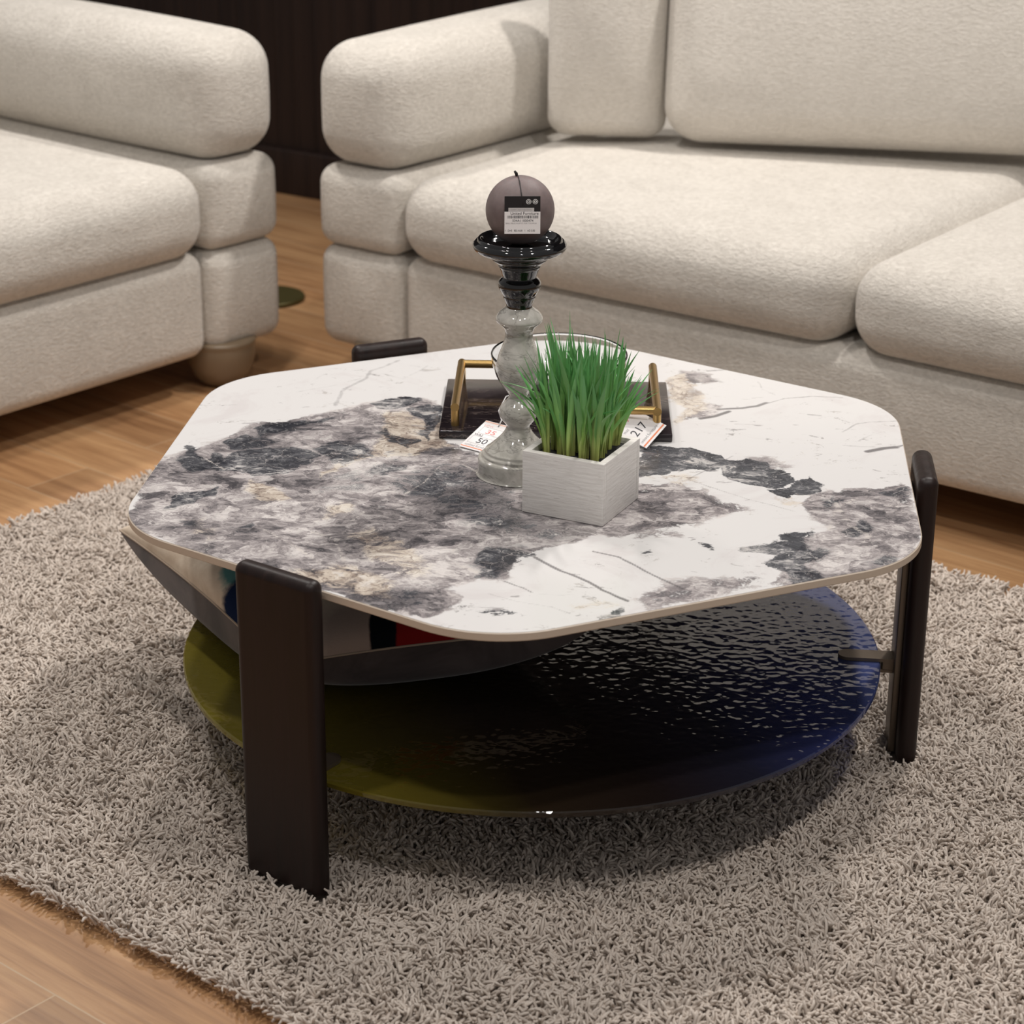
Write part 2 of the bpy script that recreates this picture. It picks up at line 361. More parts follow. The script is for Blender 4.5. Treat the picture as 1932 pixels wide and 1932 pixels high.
MARBLE_VEINS = [
(0.9,0.0019,[(0.0,-0.32),(0.03,-0.36),(0.059,-0.389),(0.073,-0.41),(0.101,-0.44)]),
(0.8,0.0016,[(0.068,-0.3),(0.098,-0.318),(0.126,-0.361),(0.165,-0.408)]),
(0.7,0.0014,[(-0.035,-0.39),(-0.015,-0.406),(-0.004,-0.42)]),
(0.5,0.0012,[(-0.051,-0.424),(-0.021,-0.445),(0.016,-0.458),(0.036,-0.476)]),
(0.5,0.0012,[(-0.001,-0.423),(0.029,-0.425),(0.043,-0.422)]),
(0.8,0.003,[(0.255,0.209),(0.289,0.214),(0.311,0.224),(0.324,0.238)]),
(0.6,0.0014,[(0.311,0.224),(0.352,0.257),(0.39,0.267),(0.434,0.263)]),
(0.9,0.003,[(0.227,0.169),(0.245,0.178),(0.269,0.2)]),
(0.9,0.004,[(0.436,0.044),(0.458,0.056),(0.476,0.061)]),
(0.7,0.002,[(0.476,0.061),(0.491,0.071)]),
(0.5,0.0014,[(0.407,0.067),(0.448,0.062)]),
(0.5,0.0016,[(0.414,0.119),(0.44,0.152),(0.455,0.159),(0.5,0.166)]),
(0.35,0.0014,[(0.43,0.084),(0.448,0.105),(0.476,0.127)]),
(0.6,0.002,[(0.376,0.19),(0.393,0.186)]),
(0.6,0.002,[(0.368,0.104),(0.377,0.098)]),
(0.5,0.002,[(0.266,0.122),(0.284,0.127)]),
(0.5,0.002,[(0.367,0.034),(0.373,0.032)]),
(0.45,0.0016,[(0.322,0.331),(0.326,0.295),(0.339,0.272)]),
(0.45,0.003,[(-0.273,0.212),(-0.264,0.281),(-0.237,0.329),(-0.232,0.366),(-0.211,0.391),(-0.196,0.417)]),
(0.35,0.0022,[(-0.33,0.268),(-0.287,0.292),(-0.245,0.329)]),
(0.35,0.002,[(-0.216,0.354),(-0.184,0.328),(-0.163,0.368),(-0.153,0.393)]),
(0.35,0.0025,[(-0.31,0.296),(-0.306,0.335),(-0.296,0.352)]),
(0.3,0.002,[(-0.386,0.309),(-0.365,0.319)]),
(0.4,0.002,[(-0.139,0.32),(-0.109,0.335)]),
(0.5,0.0015,[(0.257,0.024),(0.195,-0.064),(0.268,-0.136),(0.316,-0.17)]),
(0.4,0.0015,[(-0.003,0.372),(-0.08,0.395)]),
(0.7,0.003,[(0.239,0.533),(0.264,0.403)]),
(0.6,0.002,[(0.254,0.378),(0.305,0.392)]),
]
MARBLE_LIGHT = [
(0.8,0.0011,[(-0.434,0.012),(-0.412,-0.015),(-0.392,-0.04)]),
(0.45,0.0013,[(-0.12,-0.024),(-0.138,-0.081),(-0.162,-0.127),(-0.187,-0.146),(-0.204,-0.181),(-0.221,-0.216)]),
(0.6,0.0018,[(-0.083,0.0),(-0.093,-0.014),(-0.068,-0.051)]),
(0.6,0.002,[(-0.319,-0.243),(-0.263,-0.315),(-0.215,-0.383),(-0.183,-0.412)]),
(0.6,0.003,[(-0.262,-0.25),(-0.229,-0.274),(-0.199,-0.257),(-0.181,-0.24)]),
(0.5,0.002,[(-0.092,-0.287),(-0.097,-0.335),(-0.066,-0.365)]),
(0.6,0.002,[(-0.235,-0.274),(-0.218,-0.337),(-0.183,-0.412)]),
(0.5,0.002,[(0.347,-0.229),(0.369,-0.16),(0.4,-0.124)]),
(0.6,0.003,[(0.372,-0.143),(0.375,-0.212),(0.395,-0.245),(0.378,-0.278)]),
(0.5,0.002,[(0.408,-0.16),(0.442,-0.15),(0.451,-0.176)]),
]
# ------------------------------------------------------------------ room
o = mobj('floor', [(-4, -4, 0), (5, -4, 0), (5, 5, 0), (-4, 5, 0), (-4, -4, -.05), (5, -4, -.05), (5, 5, -.05), (-4, 5, -.05)],
         [(0, 1, 2, 3), (7, 6, 5, 4), (0, 4, 5, 1), (1, 5, 6, 2), (2, 6, 7, 3), (3, 7, 4, 0)], M_FLOOR, smooth=False)
R40 = radians(-40)
o.data.transform(Matrix.Rotation(-R40, 4, 'Z')); o.rotation_euler = (0, 0, R40); tag(o, kind='structure')
V, F = rbox(4.5, .05, 1.5, .002, 1)
o = mobj('wall_back', V, F, M_WALL, smooth=False); o.location = (-.6 + .05*.545, 3.09 + .05*.84, 1.5); o.rotation_euler = (0, 0, radians(-33)); tag(o, kind='structure')
V, F = rbox(4.5, .012, .06, .004, 2)
o = mobj('baseboard_back', V, F, M_WALL); o.location = (-.6-.012*.545, 3.09-.012*.84, .06); o.rotation_euler = (0, 0, radians(-33)); tag(o, kind='structure')

# ------------------------------------------------------------------ sofas
def block(name, parent, s0, s1, d0, d1, z0, z1, r, bulge=(0, 0, 0), mat=None, n=7, m=6):
    V, F = rbox((s1-s0)/2, (d1-d0)/2, (z1-z0)/2, r, n, bulge, ((s0+s1)/2, (d0+d1)/2, (z0+z1)/2), m)
    return mobj(name, V, F, mat or M_FAB, parent)
def bun_foot(parent, s, d, h=.085):
    V, F = lathe(smoothprof([(.0001, .0), (.028, .001), (.045, .010), (.060, .032), (.068, .058), (.069, h-.004), (.064, h+.012), (.0001, h+.014)]), 40, (s, d, 0))
    return mobj('foot', V, F, M_FOOT, parent)
M_FOOT = simple('taupe_foot', (.21, .155, .10), .3)
def sofa(name, O, rot, zc, zt, L, arm_w, label, mirror=1, D=1.0):
    root = empty(name, (O[0], O[1], 0), rot); tag(root, label, 'sofa')
    k = mirror      # +1: seats run towards +s from the arm, -1: towards -s
    def B(nm, s0, s1, *a, **kw):
        if k < 0: s0, s1 = -s1, -s0
        return block(nm, root, s0, s1, *a, **kw)
    B('base', .004, L-.004, .0, D, .078, zc+.006, .035, (0, .012, 0))
    for i in range(2):
        c0 = .004 + i*L/2
        B('seat_cushion', c0, c0+L/2-.006, -.026, D-.14, zc, zt+.004, .070, (.006, .012, .012))
    for s0 in (-arm_w, L):
        B('armrest_base', s0, s0+arm_w, -.002, D, .078, zc+.002, .036, (.014, .012, .0))
        B('armrest_middle', s0, s0+arm_w, -.004, D, zc, zt, .036, (.012, .012, .0))
        B('armrest_top', s0-.004, s0+arm_w+.004, -.008, D, zt, zt+.235, .070, (.018, .016, .01))
    B('backrest', .002, L-.002, D-.15, D, zc, zt+.30, .07, (0, .01, .01))
    for s in (-.060, L+arm_w-.11):
        for d in (.045, D-.08): bun_foot(root, s*k, d)
    return root
sofa('two_seat_sofa', (-.247, 1.404), radians(-36.2), .278, .437, 1.905, .206,
     'long cream boucle sofa across the back with loose pillows on its seat', D=1.19)
sofa('lounge_sofa', (-.610, 1.423), radians(50), .28, .45, 1.9, .195,
     'cream boucle sofa at the left edge with rounded stacked armrest and bun foot', mirror=-1)

def scatter(name, s, d, rz, w_, h_, th, z0, tilt, label):
    """loose pillow standing on the main sofa"""
    V, F = rbox(w_/2, th/2, h_/2, th*.47, 8, (.0, .035, .0), m=8)
    O = np.array([-.233, 1.394]); a = radians(-36.2)
    p = O + np.array([cos(a), sin(a)])*s + np.array([-sin(a), cos(a)])*d
    V2 = []
    for v in V:
        x, y, z = v
        e = max(0, abs(x)/(w_/2)-.55)/.45; f = max(0, abs(z)/(h_/2)-.5)/.5
        y *= 1-.45*e*f; x *= 1-.05*f*(1-e)
        V2.append((x, y, z+h_/2))
    o = mobj(name, V2, F, M_FAB2); o.location = (p[0], p[1], z0); o.rotation_euler = (tilt, 0, a+rz)
    return tag(o, label, 'pillow')
scatter('throw_pillow', .138, .468, radians(30), .235, .42, .08, .460, 0, 'cream pillow tucked against the armrest inner side of the long sofa')
scatter('throw_pillow', .650, .672, radians(27), .86, .46, .15, .466, radians(-10), 'widest cream pillow resting on the long sofa seat, overlapping the smaller one')

V, F = lathe([(.0, 0), (.078, .0), (.080, .002), (.080, .008), (.078, .010), (.0, .010)], 48, cap=False)
o = sharp(mobj('floor_plate', V, F, M_OLIVE), 20); o.location = (-.575, 2.09, 0); tag(o, 'round olive brass plate on the wood floor between the two sofas', 'floor plate')

# ------------------------------------------------------------------ rug
RE1 = np.array([cos(radians(-38.5)), sin(radians(-38.5))]); RE2 = np.array([sin(radians(38.5)), cos(radians(38.5))])
rug = empty('shag_rug', (0, 0, 0), radians(-38.5)); tag(rug, 'grey beige shag rug under the coffee table', 'rug')
S0, S1, D0, D1 = -1.095, 1.20, -.695, .825
TA = radians(-125.375)      # outward direction of the table's first leg
def legdir(k):
    a = TA + radians(120*k); return np.array([cos(a), sin(a)]), np.array([-sin(a), cos(a)])
def hashnoise(x, y, seed, sc):
    """smooth value noise on arrays"""
    r = np.random.default_rng(seed); G = r.random((64, 64))
    X = x*sc+1000; Y = y*sc+1000; xi = np.floor(X).astype(int); yi = np.floor(Y).astype(int); fx = X-xi; fy = Y-yi
    fx = fx*fx*(3-2*fx); fy = fy*fy*(3-2*fy)
    g = lambda i, j: G[i % 64, j % 64]
    return (g(xi, yi)*(1-fx)+g(xi+1, yi)*fx)*(1-fy)+(g(xi, yi+1)*(1-fx)+g(xi+1, yi+1)*fx)*fy
def build_rug():
    nx, ny = 235, 160
    xs = np.linspace(S0+.012, S1-.012, nx); ys = np.linspace(D0+.012, D1-.012, ny)
    X, Y = np.meshgrid(xs, ys, indexing='ij')
    Z = .0045+.0065*hashnoise(X, Y, 3, 60)
    V = np.stack([X, Y, Z], -1).reshape(-1, 3)
    idx = np.arange(nx*ny).reshape(nx, ny)
    F = np.stack([idx[:-1, :-1], idx[1:, :-1], idx[1:, 1:], idx[:-1, 1:]], -1).reshape(-1, 4)
    ring = list(idx[:, 0]) + list(idx[-1, 1:]) + list(idx[-2::-1, -1]) + list(idx[0, -2:0:-1])
    base = len(V); Vb = V[ring].copy(); Vb[:, 2] = .0005
    V = np.vstack([V, Vb]); F = [tuple(f) for f in F]; n = len(ring)
    for i in range(n):
        j = (i+1) % n; F.append((ring[i], base+i, base+j, ring[j]))
    F.append(tuple(base+i for i in range(n))[::-1])
    mobj('backing', V, F, M_RUG, rug)
    # tufts
    pts = []
    sp = .0049
    gx = np.arange(S0, S1, sp); gy = np.arange(D0, D1, sp*.94)
    X, Y = np.meshgrid(gx, gy, indexing='ij'); X = X.ravel(); Y = Y.ravel()
    X = X + rng.normal(0, sp*.33, X.shape); Y = Y + rng.normal(0, sp*.33, Y.shape)
    # keep off the legs
    wx = X*RE1[0]+Y*RE2[0]; wy = X*RE1[1]+Y*RE2[1]
    keep = np.ones(len(X), bool)
    for k in range(3):
        n_, t_ = legdir(k); a = wx*n_[0]+wy*n_[1]; b = wx*t_[0]+wy*t_[1]
        keep &= ~((a > .479) & (a < .514) & (abs(b) < .063))
    X = X[keep]; Y = Y[keep]; N = len(X)
    ang = 2*pi*hashnoise(X, Y, 11, 16)*1.6 + rng.normal(0, 1.1, N)
    lean = np.clip(.62+.5*(hashnoise(X, Y, 12, 22)-.5)+rng.normal(0, .22, N), .15, 1.25)
    edge = np.minimum.reduce([X-S0, S1-X, Y-D0, D1-Y])
    eo = np.clip(1-edge/.02, 0, 1)
    ax = np.where(S0+.02 > X, -1., np.where(S1-.02 < X, 1., 0)); ay = np.where(D0+.02 > Y, -1., np.where(D1-.02 < Y, 1., 0))
    h = .0185*(.62+.55*hashnoise(X, Y, 14, 42)+rng.normal(0, .12, N))
    dx = np.cos(ang)*(1-eo)+ax*eo; dy = np.sin(ang)*(1-eo)+ay*eo
    curl = rng.normal(0, 1.7, N)
    K = 5
    P = np.zeros((N, K, 3)); P[:, 0] = np.stack([X, Y, np.full(N, .0095)], -1)
    for k in range(1, K):
        t = k/(K-1); el = (1.35-1.45*lean*t*1.15)          # climb angle falls as the yarn bends over
        a2 = np.arctan2(dy, dx) + curl*t*.9
        st = h/(K-1)*1.1
        P[:, k, 0] = P[:, k-1, 0]+np.cos(a2)*np.cos(el)*st
        P[:, k, 1] = P[:, k-1, 1]+np.sin(a2)*np.cos(el)*st
        P[:, k, 2] = np.maximum(P[:, k-1, 2]+np.sin(el)*st, .006)
    rad = np.array([.0017, .0019, .0020, .0019, .0013])[None, :]*(1+rng.normal(0, .12, N))[:, None]
    T = np.gradient(P, axis=1); T /= np.linalg.norm(T, axis=2, keepdims=True)+1e-9
    A = np.cross(T, np.array([.3, .2, .93])); A /= np.linalg.norm(A, axis=2, keepdims=True)+1e-9
    B = np.cross(A, T); ph = rng.random(N)*2*pi
    R = 4; rings = []
    for j in range(R):
        g = ph[:, None, None]+2*pi*j/R
        rings.append(P+(A*np.cos(g)+B*np.sin(g))*rad[:, :, None])
    VV = np.stack(rings, 2).reshape(-1, 3)              # N,K,R
    base = (np.arange(N)*K*R)[:, None]
    q = []
    for k in range(K-1):
        for j in range(R):
            j2 = (j+1) % R
            q.append(np.stack([k*R+j, k*R+j2, (k+1)*R+j2, (k+1)*R+j]))
    q.append(np.array([(K-1)*R+j for j in range(R)]))
    q = np.array(q)                                      # 17,4
    FF = (base[:, :, None]+q[None]).reshape(-1, 4)
    me = bpy.data.meshes.new('pile')
    me.vertices.add(len(VV)); me.vertices.foreach_set('co', VV.astype(np.float32).ravel())
    me.loops.add(FF.size); me.loops.foreach_set('vertex_index', FF.astype(np.int32).ravel())
    me.polygons.add(len(FF)); me.polygons.foreach_set('loop_start', np.arange(0, FF.size, 4, dtype=np.int32))
    me.polygons.foreach_set('loop_total', np.full(len(FF), 4, dtype=np.int32))
    me.update(calc_edges=True); me.polygons.foreach_set('use_smooth', np.ones(len(FF), bool))
    at = me.attributes.new('tone', 'FLOAT', 'POINT')
    tone = np.clip(.5+.4*(rng.random(N)-.5), 0, 1)
    at.data.foreach_set('value', np.repeat(tone, K*R).astype(np.float32))
    me.materials.append(M_RUG)
    o = bpy.data.objects.new('pile', me); link(o, rug); o['kind'] = 'stuff'
build_rug()

# ------------------------------------------------------------------ coffee table
ZT = .395
table = empty('coffee_table', (0, 0, 0)); tag(table, 'six sided marbled coffee table with three dark slab legs and tinted glass shelf', 'coffee table')
def hexring(off=0.0, n=14, R=.145):
    ds = [.48, .4759]*3
    pts = []
    for k in range(6):
        a1 = TA+radians(60*k); a2 = TA+radians(60*(k+1))
        n1 = np.array([cos(a1), sin(a1)]); n2 = np.array([cos(a2), sin(a2)])
        c = np.linalg.solve(np.array([n1, n2]), np.array([ds[k], ds[(k+1) % 6]]))
        b = -c/np.linalg.norm(c); ctr = c+b*(R/cos(radians(30)))
        for i in range(n+1):
            a = a1+(a2-a1)*i/n
            pts.append(ctr+np.array([cos(a), sin(a)])*(R+off))
    return np.array(pts)
def sdist(P, poly):
    """signed distance (positive inside) of points P to a polygon"""
    A = np.array(poly); Bq = np.roll(A, -1, 0); d = np.full(len(P), 1e9); ins = np.zeros(len(P), bool)
    for a, b in zip(A, Bq):
        ab = b-a; t = np.clip(((P-a)@ab)/(ab@ab+1e-12), 0, 1); q = P-(a+t[:, None]*ab); d = np.minimum(d, np.hypot(q[:, 0], q[:, 1]))
        cond = (a[1] > P[:, 1]) != (b[1] > P[:, 1])
        xx = (b[0]-a[0])*(P[:, 1]-a[1])/(b[1]-a[1]+1e-12)+a[0]
        ins ^= cond & (P[:, 0] < xx)
    return np.where(ins, d, -d)
def ldist(P, line):
    d = np.full(len(P), 1e9)
    for a, b in zip(line, line[1:]):
        a = np.array(a); b = np.array(b); ab = b-a; t = np.clip(((P-a)@ab)/(ab@ab+1e-12), 0, 1); q = P-(a+t[:, None]*ab)
        d = np.minimum(d, np.hypot(q[:, 0], q[:, 1]))
    return d
def build_top():
    th = .0105; ch = .0013
    outer = hexring(0); n = len(outer)
    # grid for the marbled face, clipped to the outline by bmesh bisection of a fine grid
    st = .0026
    g = np.arange(-.57, .57, st)
    X, Y = np.meshgrid(g, g, indexing='ij'); P = np.stack([X.ravel(), Y.ravel()], -1)
    inset = hexring(-ch)
    sd = sdist(P, inset)
    m = len(g); idx = -np.ones(m*m, int)
    use = sd > 0
    # faces whose four corners are inside; the strip to the outline is filled by moving near-outside points onto it
    near = (sd <= 0) & (sd > -st*1.45)
    keep = use | near
    Pn = P.copy()
    Q = inset; Qb = np.roll(Q, -1, 0)
    ii = np.where(near)[0]
    best = np.full(len(ii), 1e9); bp = np.zeros((len(ii), 2))
    for a, b in zip(Q, Qb):
        ab = b-a; t = np.clip(((P[ii]-a)@ab)/(ab@ab+1e-12), 0, 1); c = a+t[:, None]*ab; dd = np.hypot(*(P[ii]-c).T)
        w_ = dd < best; best[w_] = dd[w_]; bp[w_] = c[w_]
    Pn[ii] = bp
    idx[keep] = np.arange(keep.sum())
    Vt = np.column_stack([Pn[keep], np.full(keep.sum(), ZT)])
    I = np.arange(m*m).reshape(m, m)
    F4 = np.stack([I[:-1, :-1], I[1:, :-1], I[1:, 1:], I[:-1, 1:]], -1).reshape(-1, 4)
    ok = keep[F4].all(1) & use[F4].any(1)
    F4 = idx[F4[ok]]
    V = Vt.tolist(); F = [tuple(f) for f in F4]; mi = [0]*len(F)
    rings = [(inset, ZT), (outer, ZT-ch), (outer, ZT-th+ch), (inset, ZT-th)]
    b0 = len(V)
    for ring, z in rings: V += [(p[0], p[1], z) for p in ring]
    for k in range(3):
        for i in range(n):
            j = (i+1) % n; F.append((b0+k*n+i, b0+(k+1)*n+i, b0+(k+1)*n+j, b0+k*n+j)); mi.append(1)
    F.append(tuple(b0+3*n+i for i in range(n))[::-1]); mi.append(2)
    F.append(tuple(b0+i for i in range(n))); mi.append(0)      # backing face just under the fine grid
    for i in range(n): V[b0+i] = (V[b0+i][0], V[b0+i][1], ZT-.0002)
    o = mobj('tabletop', V, F, None, table, smooth=False, mats=[M_MARBLE, M_EDGE, simple('black_backing_mesh', (.012, .011, .012), .8)], midx=mi)
    # zone masks of the stone print
    co = np.array([v[:2] for v in V])
    wx = sum(a*(hashnoise(co[:, 0], co[:, 1], s, f)-.5) for a, s, f in ((.030, 21, 14), (.014, 22, 40), (.008, 23, 90)))
    wy = sum(a*(hashnoise(co[:, 0], co[:, 1], s, f)-.5) for a, s, f in ((.030, 31, 14), (.014, 32, 40), (.008, 33, 90)))
    cw = co+np.stack([wx, wy], -1)*.8
    ch_ = {'g': np.zeros(len(co)), 'd': np.zeros(len(co)), 'b': np.zeros(len(co))}
    for c, s, soft, poly in MARBLE_ZONES:
        x = np.clip((sdist(cw, poly)+soft)/(2*soft), 0, 1); x = x*x*(3-2*x)*s
        ch_[c] = np.maximum(ch_[c], x)
    vd = np.zeros(len(co)); vl = np.zeros(len(co)); cw2 = co+np.stack([wx, wy], -1)*.12
    for s, w_, line in MARBLE_VEINS: vd = np.maximum(vd, s*np.clip(1.6-ldist(cw2, line)/w_/1.2, 0, 1))
    for s, w_, line in MARBLE_LIGHT: vl = np.maximum(vl, s*np.clip(1.6-ldist(cw2, line)/w_/1.2, 0, 1))
    for nm, arr in (('zone', np.stack([ch_['g'], ch_['d'], ch_['b'], np.ones(len(co))], -1)), ('veins', np.stack([vd, vl, vd*0, vd*0+1], -1))):
        a = o.data.color_attributes.new(nm, 'FLOAT_COLOR', 'POINT'); a.data.foreach_set('color', arr.astype(np.float32).ravel())
build_top()
def xform(VF, Mx):
    return [tuple(Mx @ Vector(v)) for v in VF[0]], VF[1]
def stadium(L, w_, th, z):
    """bar along +x from 0 to L with a round nose at x=0"""
    pts = []
    for i in range(13):
        a = pi/2+pi*i/12; pts.append((w_/2+w_/2*cos(a), w_/2*sin(a)))
    pts += [(L, -w_/2), (L, w_/2)]
    n = len(pts); V = [(p[0], p[1], z) for p in pts]+[(p[0], p[1], z+th) for p in pts]
    F = [tuple(range(n))[::-1], tuple(range(n, 2*n))]+[(i, (i+1) % n, n+(i+1) % n, n+i) for i in range(n)]
    return V, F
ZG = .1355
for k, c in ((0, .001), (1, -.002), (2, .003)):
    a = TA+radians(120*k)
    Mx = Matrix.Rotation(a, 4, 'Z')
    V, F = rbox(.013, .0585, (.4135-.0115)/2, .0115, 6, c=(.497, c, (.4135+.0115)/2))
    leg = mobj('leg', *xform((V, F), Mx), M_LEG, table)
    V, F = rbox(.0045, .030, .180, .0015, 2, c=(.4798, c, .198))
    mobj('mounting_strip', *xform((V, F), Mx), M_BRONZE, leg)
    b1 = xform(merge(*[((lambda s: ([(x+.404, y+c, z) for x, y, z in s[0]], s[1]))(q)) for q in (stadium(.072, .026, .0045, ZG+.0045), stadium(.072, .026, .0045, ZG-.0105))],
                     rbox(.008, .013, .007, .001, 1, c=(.469, c, ZG-.001))), Mx)
    o = mobj('shelf_bracket', *b1, M_BRONZE, leg, smooth=False)
    V, F = rbox(.06, .018, .004, .001, 1, c=(.418, c, ZT-.0105-.0045))
    mobj('top_bracket', *xform((V, F), Mx), M_BRONZE, leg, smooth=False)
def mat_glass_shelf():
    t = NT('tinted_hammered_glass'); o = t.obj(); nt = t.t
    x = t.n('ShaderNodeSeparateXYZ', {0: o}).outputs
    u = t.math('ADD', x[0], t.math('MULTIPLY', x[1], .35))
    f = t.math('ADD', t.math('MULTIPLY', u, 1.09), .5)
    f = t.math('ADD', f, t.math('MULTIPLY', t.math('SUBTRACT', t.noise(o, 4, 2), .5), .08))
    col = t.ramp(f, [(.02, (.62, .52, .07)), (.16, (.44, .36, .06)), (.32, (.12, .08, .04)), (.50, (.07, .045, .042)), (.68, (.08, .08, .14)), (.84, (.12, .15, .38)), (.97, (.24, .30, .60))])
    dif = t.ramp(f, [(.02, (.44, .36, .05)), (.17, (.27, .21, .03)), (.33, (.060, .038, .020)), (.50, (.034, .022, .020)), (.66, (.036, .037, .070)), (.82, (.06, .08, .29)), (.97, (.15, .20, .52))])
    m1 = t.n('ShaderNodeVectorMath', {0: t.map(o, (1, 1.15, 1), (0, 0, .4)), 1: t.n('ShaderNodeVectorMath', {0: t.noise(o, 30, 2, .5, 0, fac=False), 3: .02}, operation='SCALE').outputs[0]}, operation='ADD').outputs[0]
    vo = t.n('ShaderNodeTexVoronoi', {'Vector': m1, 'Scale': 75.0, 'Smoothness': .6}, feature='SMOOTH_F1').outputs['Distance']
    hh = t.math('ADD', t.math('MULTIPLY', vo, .7), t.math('MULTIPLY', t.noise(o, 60, 2, .5), .5))
    nrm = t.bump(hh, .0010, .8)
    tr = t.n('ShaderNodeBsdfTransparent', {'Color': col}); df = t.n('ShaderNodeBsdfDiffuse', {'Color': dif, 'Normal': nrm})
    gl = t.n('ShaderNodeBsdfGlossy', {'Color': (1, 1, 1), 'Roughness': .06, 'Normal': nrm})
    fr = t.math('MULTIPLY', t.n('ShaderNodeFresnel', {'IOR': 1.52, 'Normal': nrm}).outputs[0], 1.0)
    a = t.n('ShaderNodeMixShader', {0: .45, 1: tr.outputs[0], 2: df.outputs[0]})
    b = t.n('ShaderNodeMixShader', {0: fr, 1: a.outputs[0], 2: gl.outputs[0]})
    nt.links.new(b.outputs[0], t.out.inputs[0]); return t.m
n = 160
V, F = lathe([(.0, .004), (.4570, .004), (.4586, .0025), (.4586, -.0025), (.4570, -.004), (.0, -.004)][::-1], n, (0, 0, ZG), cap=False)
sharp(mobj('glass_shelf', V, F, mat_glass_shelf(), table), 20)

# ------------------------------------------------------------------ painted cushion on the glass shelf
def build_cushion():
    A = np.array([-.572, .175, .222]); Bc = np.array([-.312, -.232, .212]); Cc = np.array([.070, -.120, .212]); Dc = A+Cc-Bc
    ctr = (A+Cc)/2; root = empty('painted_cushion', (float(ctr[0]), float(ctr[1]), ZG+.004)); org = np.array([ctr[0], ctr[1], ZG+.004])
    tag(root, 'square cushion with painted cream face and dark grey velvet back on the glass shelf', 'cushion')
    N = 44; T = .070
    us = np.sin(np.linspace(-pi/2, pi/2, N+1)); P = {}
    def S(u, v):
        k = 1-.055*(1-v*v) if abs(u) > abs(v) else 1-.055*(1-u*u)
        uu = u*(1-.055*(1-v*v)*u*u); vv = v*(1-.055*(1-u*u)*v*v)
        a, b = (uu+1)/2, (vv+1)/2
        return Bc*(1-a)*(1-b)+Cc*a*(1-b)+A*(1-a)*b+Dc*a*b
    def thick(u, v, e=.34): return T*max(0, (1-u**2)*(1-v**2))**e*(1-.10*(u*u+v*v))
    Vf = []; Vb = []
    for i in range(N+1):
        for j in range(N+1):
            u, v = us[i], us[j]; p = S(u, v)-org; t_ = thick(u, v)
            wr = .004*sin(9*u+5*v)*(1-abs(u*v))*t_/T
            Vf.append((p[0], p[1], p[2]+t_*.95+wr)); zb = p[2]-thick(u, v, .12)*1.14*(1-abs(u*v)**3)**.55
            Vb.append((p[0], p[1], max(zb, .0008)))
    F = [(i*(N+1)+j, (i+1)*(N+1)+j, (i+1)*(N+1)+j+1, i*(N+1)+j+1) for i in range(N) for j in range(N)]
    t = NT('painted_linen', rough=.95, spec=.1); o = t.obj()
    nz = t.noise(o, 16, 4, .6, .5); base = t.ramp(nz, [(.35, (.66, .54, .42)), (.6, (.80, .69, .56))])
    def blob(px, py, rx, ry, rot, soft=.12, edge=.35):
        v = t.map(t.n('ShaderNodeVectorMath', {0: o, 1: (px-org[0], py-org[1], 0)}, operation='SUBTRACT').outputs[0], (1/rx, 1/ry, 0), (0, 0, 0))
        v = t.map(v, (1, 1, 1), (0, 0, 0))
        L = t.n('ShaderNodeVectorMath', {0: v}, operation='LENGTH').outputs['Value']
        L = t.math('ADD', L, t.math('MULTIPLY', t.math('SUBTRACT', t.noise(o, 38, 4, .6), .5), edge))
        return t.smooth(L, 1-soft, 1+soft, 1, 0)
    c = base
    c = t.mix(blob(-.215, -.19, .055, .055, 0, .35), c, (.44, .345, .30))
    for args, colr in (((-.352, -.040, .052, .040, 0), (.10, .24, .23)), ((-.348, -.115, .058, .060, 0), (.006, .016, .055)), ((-.335, -.175, .04, .03, 0), (.10, .012, .010)),
                       ((-.118, -.185, .078, .034, 0), (.26, .012, .012)), ((-.186, -.172, .017, .036, 0), (.006, .008, .012)), ((-.12, -.09, .06, .05, 0), (.03, .03, .05)), ((-.2, .10, .12, .1, 0), (.10, .22, .20))):
        c = t.mix(blob(*args), c, colr)
    t.set('color', c); t.set('normal', t.bump(t.noise(o, 400, 2), .0008, .3))
    mobj('painted_face', Vf, F, t.m, root)['label'] = 'cream face painted in teal, navy and red'
    v = NT('grey_velvet', rough=.75, sheen=.35, spec=.2); o2 = v.obj()
    v.set('color', v.ramp(v.noise(o2, 9, 4, .6, 1), [(.35, (.045, .035, .036)), (.65, (.12, .095, .092))]))
    mobj('velvet_back', Vb, [f[::-1] for f in F], v.m, root)['label'] = 'dark grey velvet back'
    ringp = [Vf[i*(N+1)] for i in range(N+1)]+[Vf[N*(N+1)+j] for j in range(1, N+1)]+[Vf[i*(N+1)+N] for i in range(N-1, -1, -1)]+[Vf[j] for j in range(N-1, 0, -1)]
    ringp.append(ringp[0])
    V, F2 = tube(ringp, .0016, 8, cap=False)
    mobj('seam', V, F2, simple('seam_thread', (.45, .36, .28), .9), root)
build_cushion()

